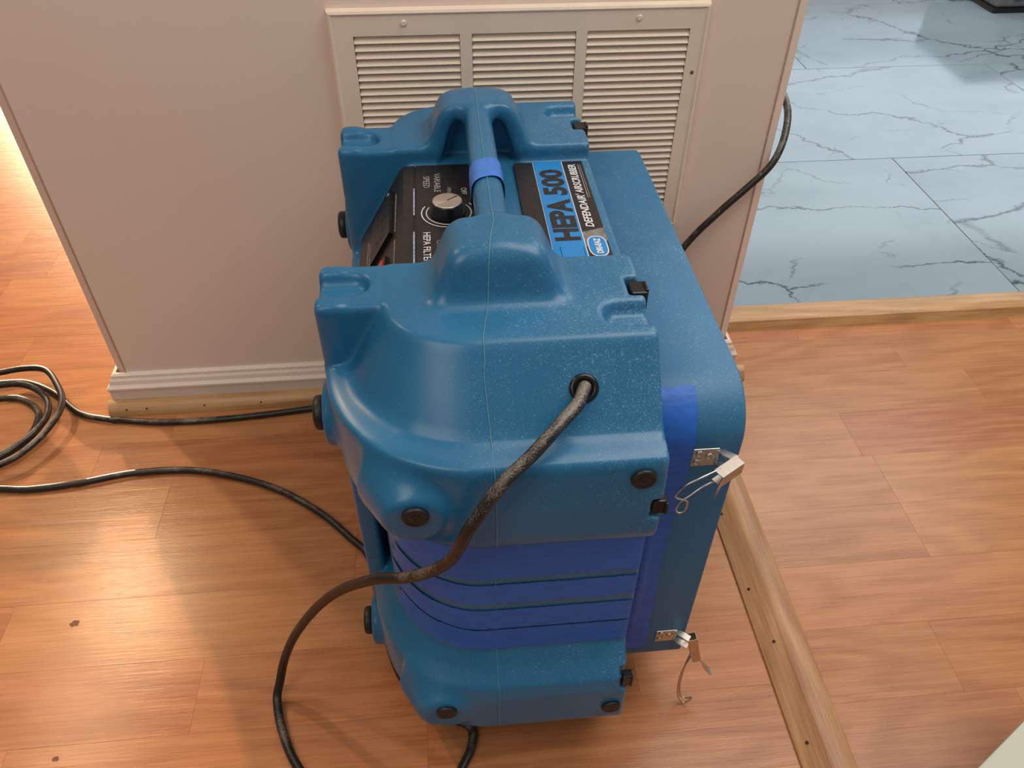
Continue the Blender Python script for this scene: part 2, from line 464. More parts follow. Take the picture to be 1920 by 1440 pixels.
# the stub wall that holds the return-air grille
WX0, WX1, WY, WYB, WH = -0.594, 0.510, 1.086, 1.52, 2.75
c = 0.018
V = [(WX0, WY + 0.012), (WX0 + c, WY), (WX1 - c, WY), (WX1, WY + 0.012), (WX1, WYB), (WX0, WYB)]
n = len(V)
wall = mesh('wall_back', [(x, y, 0) for x, y in V] + [(x, y, WH) for x, y in V],
            [(i, (i + 1) % n, n + (i + 1) % n, n + i) for i in range(n)] + [tuple(range(n)), tuple(range(n, 2 * n))], M['wall'])
tag(wall, kind='structure')
pt = box('wall_blocker', 0.36, 0.505, WYB - 0.01, 5.0, 0.0, WH, M['wall']); pt.name = 'wall_lamp_blocker'; tag(pt, kind='structure')  # unseen partition added to keep the back-room lamps off the tiled side
for sx, nm in ((WX0 + c, 'corner_bead'), (WX1 - c, 'corner_bead')):
    tube(nm, [(sx, WY - 0.0002, 0.07), (sx, WY - 0.0002, 1.4), (sx, WY - 0.0002, WH - 0.01)], 0.0016, M['wall'], wall, 8, 1)
bprof = [(0.0, 0.0), (0.016, 0.0), (0.016, 0.044), (0.018, 0.046), (0.018, 0.050), (0.013, 0.055), (0.011, 0.062), (0.008, 0.066), (0.007, 0.071), (0.003, 0.074), (0.0, 0.074)]
bb = sweep_mitre('baseboard_back', [(WX0, WYB), (WX0, WY), (WX1, WY), (WX1, WYB)][::1], [(o, z) for o, z in bprof], M['white'])
tag(bb, kind='structure')
# oak shoe moulding along the foot of the baseboard
q = [(WY - 0.0165, 0.0), (WY - 0.0165, 0.024)] + [(WY - 0.0165 - 0.020 * math.sin(t), 0.024 * math.cos(t)) for t in [k * PI / 16 for k in range(1, 8)]] + [(WY - 0.0365, 0.0)]
shoe = extrude_x('trim_shoe_moulding', q, -0.617, 0.545, M['oak'], None, math.radians(40)); shoe.name = 'trim_1'
tag(shoe, kind='structure')
for x in (-0.585, -0.55, -0.45, -0.35):
    lathe('nail_hole', [(0, 0.0016), (0.0006, 0.0016)], (x, WY - 0.0335, 0.0142), (0, -0.75, 0.66), M['hole'], shoe, 8)
# oak threshold to the tiled room
th = [(1.194, 0.0), (1.197, 0.006), (1.203, 0.019), (1.207, 0.021), (1.250, 0.021), (1.259, 0.016), (1.264, 0.008), (1.264, 0.0)]
t2 = extrude_x('trim_2', th, 0.512, 2.6, M['oak'], None, math.radians(35)); tag(t2, kind='structure')
# oak T-strip that crosses the wood floor
sp = [(0.397, 0.0), (0.398, 0.004), (0.425, 0.020), (0.431, 0.0215), (0.452, 0.0215), (0.459, 0.018), (0.463, 0.010), (0.463, 0.0)]
V = [(x, y, z) for y in (-0.7, 1.075) for x, z in sp]; n = len(sp)
t3 = mesh('trim_3', V, [(i, (i + 1) % n, n + (i + 1) % n, n + i) for i in range(n)] + [tuple(range(n)), tuple(range(n, 2 * n))], M['oak_y'])
shade_angle(t3, math.radians(30)); tag(t3, kind='structure')
for x, y in ((0.408, 0.737), (0.408, 0.600), (0.415, 0.514), (0.411, 0.378)):
    zz = 0.004 + (x - 0.398) * 16 / 27.0
    lathe('nail_hole', [(0, 0.0024), (0.0006, 0.0022)], (x, y, zz), (-0.51, 0, 0.86), M['hole'], t3, 10)

# far end of the tiled room with its window
wf = box('wall_far', 0.4, 6.6, 4.97, 5.05, 0.0, 0.62, M['wall']); tag(wf, kind='structure')
box('wall_upper', 0.4, 6.6, 4.97, 5.05, 2.3, 2.75, M['wall'], wf)
for a, b in ((0.4, 0.80), (6.05, 6.6)): box('wall_pier', a, b, 4.97, 5.05, 0.62, 2.3, M['wall'], wf)
win = box('window_1', 0.80, 6.05, 4.93, 4.97, 0.60, 0.64, M['white']); tag(win, kind='structure')
for x in (0.83, 6.02): box('frame', x - 0.03, x + 0.03, 4.96, 5.0, 0.64, 2.3, M['white'], win)
box('window_pane', 0.86, 5.99, 5.0, 5.006, 0.64, 2.3, M['pane'], win)

# ------------------------------------------------------------------ return-air grille
gr = empty('air_grille', (0.115, 1.086, 0.33), 'cream louvred return air grille screwed to the wall behind the blue machine', 'grille')
def gchild(name, x0, x1, y0, y1, z0, z1, mat, bev=0.0):
    o = box(name, x0, x1, y0, y1, z0, z1, mat, None, bev, 2); o.parent = gr; o.matrix_parent_inverse = gr_inv; return o
bpy.context.view_layer.update()
gr_inv = gr.matrix_world.inverted()
GX0, GX1, GZ0, GZ1 = -0.139, 0.369, 0.330, 0.669
cols = ((-0.107, 0.0325), (0.0485, 0.1885), (0.2035, 0.344))
# stamped face plate: bars around the three slot fields, with a turned-in rim
bm = bmesh.new()
def addbox(bm, *a, **k):
    b2 = box_bm(*a, **k); me = bpy.data.meshes.new('t'); b2.to_mesh(me); b2.free(); bm.from_mesh(me); bpy.data.meshes.remove(me)
YF, YB = 1.0755, 1.0765
for x0, x1 in ((GX0 + 0.004, cols[0][0]), (cols[0][1], cols[1][0]), (cols[1][1], cols[2][0]), (cols[2][1], GX1 - 0.004)):
    addbox(bm, x0, x1, YF, YB + 0.004, GZ0 + 0.004, GZ1 - 0.004)
for z0, z1 in ((GZ0 + 0.004, 0.358), (0.6365, GZ1 - 0.004)):
    addbox(bm, GX0 + 0.004, GX1 - 0.004, YF + 0.00005, YB + 0.004, z0, z1)
plate = from_bm('face_plate', bm, M['cream']); plate.parent = gr; plate.matrix_parent_inverse = gr_inv
# rim: mitred frame with sloping flanks
V = []; F = []
for (m_, y) in ((0.0, 1.0858), (0.0015, 1.0752), (0.0045, 1.0738), (0.0080, 1.0756)):
    V += [(GX0 + m_, y, GZ0 + m_), (GX1 - m_, y, GZ0 + m_), (GX1 - m_, y, GZ1 - m_), (GX0 + m_, y, GZ1 - m_)]
for i in range(3):
    for k in range(4): F.append((i * 4 + k, i * 4 + (k + 1) % 4, i * 4 + 4 + (k + 1) % 4, i * 4 + 4 + k))
rim = mesh('rim', V, F, M['cream']); rim.parent = gr; rim.matrix_parent_inverse = gr_inv
bk = box('backing', GX0 + 0.006, GX1 - 0.006, 1.0846, 1.0858, GZ0 + 0.006, GZ1 - 0.006, M['dark']); bk.parent = gr; bk.matrix_parent_inverse = gr_inv  # dark sheet painted in for the unlit opening behind the slots
SP = 0.00985
slat_me = {}
for ci, (x0, x1) in enumerate(cols):
    L = x1 - x0 - 0.001
    if round(L, 4) not in slat_me:
        # bowed louvre blade: top edge set back, bottom edge flush with the plate
        pr = [(0.0072, -0.0006), (0.0056, -0.0024), (0.0034, -0.0046), (0.0008, -0.0070), (-0.0002, -0.0084), (0.0002, -0.0091), (0.0012, -0.0090), (0.0030, -0.0060), (0.0062, -0.0010)]
        n = len(pr); VV = [(-L / 2, y, z) for y, z in pr] + [(L / 2, y, z) for y, z in pr]
        me = bpy.data.meshes.new('slat'); me.from_pydata(VV, [], [(i, (i + 1) % n, n + (i + 1) % n, n + i) for i in range(n)] + [tuple(range(n)), tuple(range(n, 2 * n))])
        bm = bmesh.new(); bm.from_mesh(me); bmesh.ops.recalc_face_normals(bm, faces=bm.faces); bm.to_mesh(me); bm.free()
        me.materials.append(M['cream']); slat_me[round(L, 4)] = me
    for k in range(28):
        s = link('slat', slat_me[round(L, 4)], gr); s.matrix_parent_inverse = gr_inv
        s.location = ((x0 + x1) / 2, 1.0758, 0.6355 - k * SP)
for x in (-0.040, 0.272):
    o = lathe('screw_and_chip', [(0, 0.0042), (0.0012, 0.004), (0.002, 0.0028)], (x, YF, 0.652), (0, -1, 0), M['cream'], None, 16); o.parent = gr; o.matrix_parent_inverse = gr_inv
    s = box('screw_slot', x - 0.0006, x + 0.0006, YF - 0.0024, YF - 0.0018, 0.6488, 0.6552, M['hole']); s.parent = o; s.matrix_parent_inverse = gr_inv
o = lathe('screw_and_chip', [(0, 0.0028), (0.001, 0.002)], (0.3555, YF, 0.577), (0, -1, 0), M['stain'], None, 12); o.parent = gr; o.matrix_parent_inverse = gr_inv  # dark paint chip on the right border, drawn as a small disc

# ------------------------------------------------------------------ air scrubber: moulded body as a level set, meshed by surface nets
YC = 0.737
H = 0.0022
gx = np.arange(-0.150, 0.190, H, dtype=np.float32); gy = np.arange(0.0, 0.375, H, dtype=np.float32); gz = np.arange(-0.010, 0.672, H, dtype=np.float32)
X = gx[:, None, None]; YY = gy[None, :, None]; Z = gz[None, None, :]
def smin(a, b, k):
    h = np.maximum(k - np.abs(a - b), 0) / k
    return np.minimum(a, b) - h * h * (k * 0.25)
def smax(a, b, k): return -smin(-a, -b, k)
def bx(x0, x1, y0, y1, z0, z1, r=0.004):
    f = smax(np.abs(X - (x0 + x1) / 2) - (x1 - x0) / 2, np.abs(YY - (y0 + y1) / 2) - (y1 - y0) / 2, r)
    return smax(f, np.abs(Z - (z0 + z1) / 2) - (z1 - z0) / 2, r)
prof = [(0.0, .098, .085), (.02, .112, .115), (.05, .124, .142), (.09, .131, .161), (.15, .132, .160), (.168, .131, .155), (.184, .122, .138), (.200, .108, .126), (.21, .106, .125),
        (.398, .106, .125), (.408, .112, .132), (.416, .130, .145), (.428, .136, .148), (.47, .1375, .147),  (.510, .1385, .144), (.5165, .138, .142), (.5195, .1365, .139), (.5225, .1180, .1185),
        (.530, .1110, .110), (.545, .1025, .0965), (.56, .0940, .083), (.572, .0865, .0725), (.582, .0795, .064), (.588, .0755, .059), (.70, .0755, .059)]
pz = np.array([p[0] for p in prof]); 
def interp_s(col):
    zz = gz.astype(np.float64); v = np.zeros_like(zz)
    for d, w in ((-.002, 1), (-.001, 2), (0, 3), (.001, 2), (.002, 1)): v += w * np.interp(zz + d, pz, np.array([p[col] for p in prof]))
    return (v / 9).astype(np.float32)
rx = interp_s(1)[None, None, :]; ry = interp_s(2)[None, None, :]
EY = 0.177
u_ = np.maximum(0.02 - X, 0) / rx; v_ = np.maximum(YY - EY, 0) / ry
F_ = (np.sqrt(u_ * u_ + v_ * v_) - 1.0) * 0.13
F_ = smax(F_, Z - 0.586, 0.007); F_ = smax(F_, -Z + 0.0, 0.004)
# flange plate on the outlet end, corner posts above it
F_ = smin(F_, bx(-.118, -.096, -.2, .181, .055, .586, .006), 0.005)
F_ = smin(F_, bx(-.118, .03, -.2, .181, .40, .586, .009), 0.006)
# corner pads that carry the rubber bumpers
def pad(cx, cz, yf, r0, back):
    r = np.sqrt((X - cx) ** 2 + (Z - cz) ** 2)
    return smax(smax(r - (r0 + 0.60 * (yf - YY)), YY - yf, 0.005), back - YY, 0.004)
F_ = smin(F_, pad(-.041, .464, .3245, .026, .282), 0.014)
F_ = smin(F_, pad(-.033, .126, .3380, .026, .294), 0.014)
# round bosses on the outlet end
def boss(cy, cz, xf, r0):
    r = np.sqrt((YY - cy) ** 2 + (Z - cz) ** 2)
    return smax(smax(r - r0, xf - X, 0.004), X + 0.09, 0.004)
F_ = smin(F_, boss(.175, .455, -.1275, .033), 0.008)
F_ = smin(F_, boss(.187, .090, -.1215, .031), 0.008)
# two handle humps
hw = 0.060 - (Z - 0.586) * (0.020 / 0.046)
hy = 0.1885 - (Z - 0.586) * (0.013 / 0.046)
hump = smax(np.abs(X - 0.0425) - hw, YY - hy, 0.016)
hump = smax(hump, Z - 0.6345, 0.016); hump = smax(hump, 0.1143 - YY, 0.008); hump = smax(hump, 0.54 - Z, 0.004)
F_ = smin(F_, hump, 0.012)
# channel across the top (control panel, label) and hand clearance in the humps
chan = np.interp(gx, [-.2, -.110, -.101, -.046, -.036, .3], [.448, .452, .473, .560, .5655, .5655]).astype(np.float32)[:, None, None]
ch = smax(YY - 0.1143, chan - Z, 0.006)
F_ = smax(F_, -ch, 0.008)
hol = smax(smax(np.abs(X - 0.0425) - 0.034 - (0.60 - Z) * 0.30, YY - 0.141, 0.012), Z - 0.617, 0.014)
hol = smax(hol, 0.566 - Z, 0.004)
F_ = smax(F_, -hol, 0.008)
# grab bar
bar = np.sqrt(((X - 0.0425) / 0.0152) ** 2 + ((Z - 0.6165) / 0.0165) ** 2)
bar = (np.sqrt(np.sqrt(((X - 0.0425) / 0.0152) ** 4 + ((Z - 0.6165) / 0.0165) ** 4)) - 1) * 0.0155 * 0.5 + (bar - 1) * 0.0155 * 0.5
bar = smax(bar, YY - 0.165, 0.01)
F_ = smin(F_, bar, 0.010)
# stacking pockets in the four top corners
def pocket(x0, x1, cy, r, z0):
    dx = np.maximum(np.maximum(x0 - X, X - x1), 0)
    return smax(np.sqrt(dx * dx + (YY - cy) ** 2) - r - (Z - 0.586) * 0.35, z0 - Z, 0.006)
F_ = smax(F_, -pocket(-.2, -.088, .146, .0165, .5745), 0.005)
F_ = smax(F_, -pocket(.147, .3, .207, .0165, .5725), 0.006)
# flange end
F_ = smax(F_, X - 0.1735, 0.004)
# strike notches
F_ = smax(F_, -bx(.160, .2, .155, .182, .560, .7, .002), 0.002)
F_ = smax(F_, -bx(.163, .2, .300, .4, .446, .470, .002), 0.002)
F_ = smax(F_, -bx(.165, .2, .318, .4, .150, .176, .002), 0.002)

def surface_nets(Vg, ox, oy, oz, h):
    S = Vg < 0
    nx, ny, nz = Vg.shape
    cnt = np.zeros((nx - 1, ny - 1, nz - 1), np.int8)
    for i in (0, 1):
        for j in (0, 1):
            for k in (0, 1): cnt += S[i:nx - 1 + i, j:ny - 1 + j, k:nz - 1 + k]
    act = (cnt > 0) & (cnt < 8); idx = np.argwhere(act)
    vid = np.full(act.shape, -1, np.int32); vid[act] = np.arange(len(idx), dtype=np.int32)
    I, J, K = idx.T; acc = np.zeros((len(idx), 3)); num = np.zeros(len(idx))
    cor = [(0, 0, 0), (1, 0, 0), (0, 1, 0), (1, 1, 0), (0, 0, 1), (1, 0, 1), (0, 1, 1), (1, 1, 1)]
    vals = [Vg[I + a, J + b, K + c_].astype(np.float64) for a, b, c_ in cor]
    for a in range(8):
        for b in range(a + 1, 8):
            d = np.abs(np.array(cor[a]) - np.array(cor[b]))
            if d.sum() != 1: continue
            va, vb = vals[a], vals[b]; m_ = (va < 0) != (vb < 0)
            t = np.where(m_, va / np.where(m_, va - vb, 1), 0)
            p = np.array(cor[a])[None] + t[:, None] * (np.array(cor[b]) - np.array(cor[a]))[None]
            acc[m_] += p[m_]; num += m_
    P = (idx + acc / num[:, None]) * h + np.array([ox, oy, oz])
    quads = []
    for ax in range(3):
        A = [slice(None)] * 3; B = [slice(None)] * 3
        A[ax] = slice(0, -1); B[ax] = slice(1, None)
        o1, o2 = [q for q in range(3) if q != ax]
        for q_ in (o1, o2): A[q_] = slice(1, -1); B[q_] = slice(1, -1)
        s0 = S[tuple(A)]; s1 = S[tuple(B)]; ch_ = np.argwhere(s0 != s1)
        fl = s0[tuple(ch_.T)]
        base = ch_.copy(); base[:, o1] += 1; base[:, o2] += 1
        def vv(d1, d2):
            b_ = base.copy(); b_[:, o1] += d1; b_[:, o2] += d2
            return vid[tuple(b_.T)]
        qd = np.stack([vv(-1, -1), vv(0, -1), vv(0, 0), vv(-1, 0)], 1)
        if ax == 1: fl = ~fl
        qd[~fl] = qd[~fl][:, ::-1]
        quads.append(qd)
    return P, np.concatenate(quads)
# mirror in y about the centre plane
Vfull = np.concatenate([F_[:, :0:-1, :], F_], axis=1)
del F_, u_, v_, ch, hol, bar, hump
P, Q = surface_nets(Vfull, gx[0], YC - gy[-1], gz[0], H)
del Vfull
ed = np.concatenate([Q[:, [0, 1]], Q[:, [1, 2]], Q[:, [2, 3]], Q[:, [3, 0]]])
for it in range(2):
    s = np.zeros_like(P); c_ = np.zeros(len(P))
    for a, b in ((0, 1), (1, 0)):
        for d in range(3): s[:, d] += np.bincount(ed[:, a], weights=P[ed[:, b], d], minlength=len(P))
        c_ += np.bincount(ed[:, a], minlength=len(P))
    P = P + 0.55 * (s / np.maximum(c_, 1)[:, None] - P)

scr = empty('air_scrubber', (0.03, YC, 0.0), 'dusty blue moulded air scrubber with a top handle, standing in front of the grille', 'air scrubber')
bpy.context.view_layer.update()
INV = scr.matrix_world.inverted()
def adopt(o, parent=None):
    """hang a world-space mesh on the machine (or on one of its parts)"""
    o.parent = parent or scr; o.matrix_parent_inverse = INV.copy() if parent is None or parent == scr else Matrix.Identity(4); return o
def np_mesh(name, P, Q, mat):
    used = np.unique(Q); remap = np.full(len(P), -1, np.int64); remap[used] = np.arange(len(used))
    Pn = P[used]; Qn = remap[Q]
    me = bpy.data.meshes.new(name)
    me.vertices.add(len(Pn)); me.vertices.foreach_set('co', Pn.astype(np.float32).ravel())
    me.loops.add(Qn.size); me.loops.foreach_set('vertex_index', Qn.astype(np.int32).ravel())
    me.polygons.add(len(Qn)); me.polygons.foreach_set('loop_start', np.arange(0, Qn.size, 4, dtype=np.int32))
    me.update(calc_edges=True); me.validate()
    me.polygons.foreach_set('use_smooth', np.ones(len(Qn), dtype=bool))
    me.materials.append(mat); return link(name, me)
cen = P[Q].mean(1)
is_bar = (np.abs(cen[:, 1] - YC) < 0.1115) & (cen[:, 2] > 0.590)
body = adopt(np_mesh('body', P, Q[~is_bar], M['plastic']))
grab = adopt(np_mesh('handle', P, Q[is_bar], M['plastic']))
bvh = BVHTree.FromPolygons([tuple(p) for p in P], [tuple(int(i) for i in q_) for q_ in Q])
def cast(o, d):
    r = bvh.ray_cast(Vector(o), Vector(d)); return r[0], r[1]

# mould seam: a thin raised line that follows the surface
pts = []
for z in np.arange(0.03, 0.572, 0.004):
    xs_ = 0.029 - 0.0045 * max(0, min(1, (z - .50) / .06)); h_, n_ = cast((xs_, 0.2, z), (0, 1, 0))
    if h_: pts.append(h_ - Vector((0, .0004, 0)))
for y in np.arange(0.4875, 0.95, 0.003):
    t = min(1, max(0, (y - 0.505) / 0.10)); h_, n_ = cast((0.0255 + 0.0165 * t, y, 0.8), (0, 0, -1))
    if h_: pts.append(h_ + Vector((0, 0, .0004)))
V, F = tube_data(pts, 0.0005, 6); adopt(mesh('mould_seam', V, F, M['seam'], None, True))

# masking-tape strips over the recessed band
def strip(z0, z1, xl, xr, seed, slope=0.0):
    rg = random.Random(seed); nx, nz = 64, 6; V = []; F = []
    for i in range(nx + 1):
        for j in range(nz + 1):
            t = i / nx
            x = xl + (xr - xl) * t
            if i == 0: x += rg.uniform(-0.004, 0.004)
            z = z0 + (z1 - z0) * j / nz + slope * (1 - t) ** 2 + (rg.uniform(-.0004, .0004) if j in (0, nz) else 0)
            h_, n_ = cast((x, 0.25, z), (0, 1, 0))
            if h_ is None: h_, n_ = Vector((x, 0.5, z)), Vector((0, -1, 0))
            V.append(h_ - Vector((0, 1, 0)) * 0.0012 + Vector((-1, 0, 0)) * (0.0012 if x < -0.03 else 0))
    for i in range(nx):
        for j in range(nz):
            a = i * (nz + 1) + j; F.append((a, a + nz + 1, a + nz + 2, a + 1))
    return adopt(mesh('tape_strip', V, F, M['tape'], None, True))
strip(0.338, 0.392, -0.066, 0.1725, 1)
strip(0.2935, 0.327, -0.074, 0.1725, 2)
strip(0.2455, 0.281, -0.076, 0.1725, 3)
strip(0.205, 0.2425, -0.074, 0.1725, 4)

# tape ring on the handle
V = []; F = []; ns = 40
for j in range(5):
    for k in range(ns):
        a = 2 * PI * k / ns; cx, cz = math.cos(a), math.sin(a)
        r4 = (abs(cx) ** 3 + abs(cz) ** 3) ** (-1 / 3.0)
        y = 0.684 + j * 0.0095 + 0.006 * cz + 0.004 * cx
        V.append((0.0425 + 0.0168 * cx * r4, y, 0.6165 + 0.0180 * cz * r4))
for j in range(4):
    for k in range(ns): F.append((j * ns + k, j * ns + (k + 1) % ns, (j + 1) * ns + (k + 1) % ns, (j + 1) * ns + k))
adopt(mesh('tape_band', V, F, M['tape2'], None, True), grab)

# rubber bumpers
BP = [(0, .0175), (.0004, .0185), (.004, .0185), (.006, .0172), (.0066, .0140), (.0056, .0125), (.0056, .0080), (.0064, .0070), (.0064, .0030), (.0052, .0020)]
def bumper(loc, axis, s=1.0):
    adopt(lathe('rubber_bumper', [(d * s, r * s) for d, r in BP], loc, axis, M['rubber'], None, 28))
for x, z, s in ((-.0395, .474, .62), (.152, .500, .60), (-.030, .140, .62), (.157, .117, .60)):
    h_, n_ = cast((x, 0.2, z), (0, 1, 0)); bumper(h_ - Vector((0, .0005, 0)), (0, -1, 0), s)
for y, z, x in ((YC - .175, .455, -.1275), (YC + .175, .455, -.1275), (YC - .187, .090, -.1215), (YC + .187, .090, -.1215)):
    adopt(lathe('rubber_bumper', [(-.002, .0175), (.008, .0175), (.0105, .0162), (.0115, .013)], (x, y, z), (-1, 0, 0), M['rubber'], None, 28))

# cord grommet
gh, gn = cast((0.107, 0.2, 0.5535), (0, 1, 0))
gn = gn.normalized()
if gn.y > 0: gn = -gn
grom = adopt(lathe('cord_grommet', [(-.003, .0125), (.0015, .0125), (.0030, .0112), (.0032, .0085), (.0010, .0068), (.0008, .0010)], gh, gn, M['black'], None, 28))

# strike clips in the flange notches
def clip(x0, x1, y0, y1, z0, z1, hook):
    o = adopt(box('strike_clip', x0, x1, y0, y1, z0, z1, M['black'], None, 0.0015))
    k = adopt(box('clip_lip', *hook, M['black'], None, 0.001), o)
for s in (-1, 1):
    y = YC + s * 0.1685
    clip(.1625, .1775, y - .0095, y + .0095, .564, .5835, (.1755, .1790, y - .007, y + .007, .562, .5850))
    yf = YC + s * 0.3185
    clip(.1650, .1770, yf - .004, yf + .006, .4490, .4670, (.1755, .1785, yf - .006, yf + .006, .4505, .4655))
    yf = YC + s * 0.3300
    clip(.1670, .1775, yf - .004, yf + .006, .1525, .1735, (.1760, .1785, yf - .006, yf + .006, .1540, .1720))

# ------------------------------------------------------------------ filter housing with its tape and latches
def rounded(y0, y1, z0, z1, rt, rb, seg=10):
    out = []
    for cy, cz, r, a0 in ((y1 - rt, z1 - rt, rt, 0), (y0 + rt, z1 - rt, rt, PI / 2), (y0 + rb, z0 + rb, rb, PI), (y1 - rb, z0 + rb, rb, 1.5 * PI)):
        for k in range(seg + 1):
            a = a0 + (PI / 2) * k / seg; out.append((cy + r * math.cos(a), cz + r * math.sin(a)))
    return out
HY0, HY1, HZ0, HZ1, HR = 0.4735, 1.0005, 0.085, 0.520, 0.050
hous = adopt(extrude_x('filter_housing', rounded(HY0, HY1, HZ0, HZ1, HR, 0.010), 0.168, 0.2625, M['housing'], None, math.radians(30), 0.003))
# side tape
prof_t = [(HY0 + HR - HR * math.sin(a), HZ1 - HR + HR * math.cos(a)) for a in [k * PI / 24 for k in range(3, 12)]] + [(HY0, HZ1 - HR - t * (HZ1 - HR - 0.106)) for t in [k / 26 for k in range(0, 27)]]
rg = random.Random(5); V = []; F = []; nx = 10
for i, (y, z) in enumerate(prof_t):
    xr = 0.2165 - 0.006 * max(0, math.sin((0.46 - z) * 9)) * (z < 0.46) + rg.uniform(-.0004, .0004)
    for j in range(nx + 1):
        x = 0.1735 + (xr - 0.1735) * j / nx; off = 0.0010
        if i == 0: z_, y_ = z, y + rg.uniform(-0.001, 0.002)
        else: z_, y_ = z, y
        lift = 0.004 * math.exp(-((x - 0.190) / 0.006) ** 2) * math.exp(-((z - 0.27) / 0.12) ** 2)
        top = False; ny_, nz_ = (0, 1) if top else ((-(HY0 + HR - y) / HR * -1 if False else -(HY0 + HR - y) / HR, (z - HZ1 + HR) / HR) if z > HZ1 - HR else (-1, 0))
        V.append((x, y_ + ny_ * (off + lift), z_ + nz_ * off))
for i in range(len(prof_t) - 1):
    for j in range(nx):
        a = i * (nx + 1) + j; F.append((a, a + nx + 1, a + nx + 2, a + 1))
adopt(mesh('tape_strip', V, F, M['tape'], None, True), hous)

def rod(name, pts, r, parent):
    return adopt(tube(name, pts, r, M['steel'], None, 8, 6), parent)
def latch(px, pz, lever_dir, side, wire, wire2, tip):
    root = empty('latch', (px, HY0, pz)); root.parent = scr; root.matrix_parent_inverse = INV.copy()
    # strike plate with three rivets, bent up into two cheeks
    pl = adopt(box('latch_plate', px - .013, px + .012, HY0 - .0016, HY0, pz - .0115, pz + .0115, M['steel'], None, 0.0005)); pl.parent = root
    pl.matrix_parent_inverse = (INV @ Matrix.Identity(4)) if False else root_inv(root)
    for dx, dz in ((-.0065, .0055), (-.0075, -.0055), (.0035, .0015)):
        r_ = lathe('rivet', [(0, .0042), (.0012, .0040), (.0016, .0030), (.0006, .0018)], (px + dx, HY0 - .0016, pz + dz), (0, -1, 0), M['steel'], None, 16)
        r_.parent = root; r_.matrix_parent_inverse = root_inv(root)
    for dz in (.0085, -.0085):
        ck = mesh('cheek', *prism([(px + .008, HY0 - .0005), (px + .016, HY0 - .0005), (px + .027, HY0 - .010), (px + .022, HY0 - .016), (px + .012, HY0 - .007)], pz + dz - .0007, pz + dz + .0007), M['steel'])
        ck.parent = root; ck.matrix_parent_inverse = root_inv(root)
    return root
def root_inv(r):
    bpy.context.view_layer.update(); return r.matrix_world.inverted()
def prism(poly, z0, z1):
    n = len(poly)
    return [(x, y, z0) for x, y in poly] + [(x, y, z1) for x, y in poly], [(i, (i + 1) % n, n + (i + 1) % n, n + i) for i in range(n)] + [tuple(range(n)), tuple(range(n, 2 * n))]
def channel(a, b, wdir, up_, w, h, t, mat, parent, tip=None):
    """U-channel lever from a to b (open side = -up_), with an optional curled finger tip"""
    a, b, wd, u = Vector(a), Vector(b), Vector(wdir).normalized(), Vector(up_).normalized()
    bm = bmesh.new()
    def quadbox(p0, p1, hw0, hw1, uu0, uu1):
        vs_ = []
        for p in (p0, p1):
            for s_, q_ in ((hw0, uu0), (hw1, uu0), (hw1, uu1), (hw0, uu1)): vs_.append(bm.verts.new(p + wd * s_ + u * q_))
        for f in ((0, 1, 2, 3), (7, 6, 5, 4), (0, 4, 5, 1), (1, 5, 6, 2), (2, 6, 7, 3), (3, 7, 4, 0)): bm.faces.new([vs_[i] for i in f])
    quadbox(a, b, -w / 2, w / 2, h / 2 - t, h / 2)
    quadbox(a, b, -w / 2, -w / 2 + t, -h / 2, h / 2 - t)
    quadbox(a, b, w / 2 - t, w / 2, -h / 2, h / 2 - t)
    if tip:
        prev = b
        for p in tip:
            p = Vector(p); quadbox(prev, p, -w / 2, w / 2, h / 2 - t, h / 2); prev = p
    o = from_bm('latch_lever', bm, mat); o.parent = parent; o.matrix_parent_inverse = root_inv(parent); return o
# upper latch: lever hangs towards the viewer, wire bail swings to the left
lt = latch(.229, .4545, None, None, None, None, None)
channel((.2520, .4515, .4660), (.2290, .4390, .4625), (0, 0, 1), (.48, -.877, 0), .0135, .0110, .0010, M['steel'], lt, [(.2265, .4370, .4560), (.2255, .4365, .4490)])
w1 = [(.2330, .4450, .4690), (.2130, .4370, .4680), (.1990, .4350, .4610), (.1935, .4360, .4500), (.1930, .4370, .4440), (.1970, .4375, .4395), (.2015, .4375, .4375), (.2055, .4370, .4345), (.2050, .4365, .4240), (.2000, .4365, .4200), (.1965, .4370, .4245), (.1985, .4372, .4345), (.2070, .4385, .4420), (.2180, .4410, .4500), (.2330, .4450, .4540)]
wo = tube('wire_bail', w1, .0011, M['steel'], None, 8, 6); wo.parent = lt; wo.matrix_parent_inverse = root_inv(lt)
# lower latch: lever and bail hang straight down
lt2 = latch(.238, .1310, None, None, None, None, None)
channel((.2665, .4640, .1390), (.2775, .4612, .0915), (0, 1, 0), (1, 0, .23), 0.0110, .0108, .0010, M['steel'], lt2, [(.2850, .4590, .0745), (.2915, .4560, .0665), (.2945, .4545, .0650)])
w2 = [(.2705, .4575, .1060), (.2635, .4540, .0860), (.2602, .4515, .0640), (.2605, .4495, .0400), (.2640, .4480, .0170), (.2690, .4465, .0060), (.2745, .4450, .0050), (.2790, .4440, .0140), (.2805, .4440, .0215), (.2785, .4460, .0150), (.2725, .4490, .0100), (.2675, .4510, .0160), (.2640, .4530, .0400), (.2645, .4560, .0660), (.2680, .4600, .0880), (.2730, .4650, .1060)]
wo = tube('wire_bail', w2, .0011, M['steel'], None, 8, 6); wo.parent = lt2; wo.matrix_parent_inverse = root_inv(lt2)

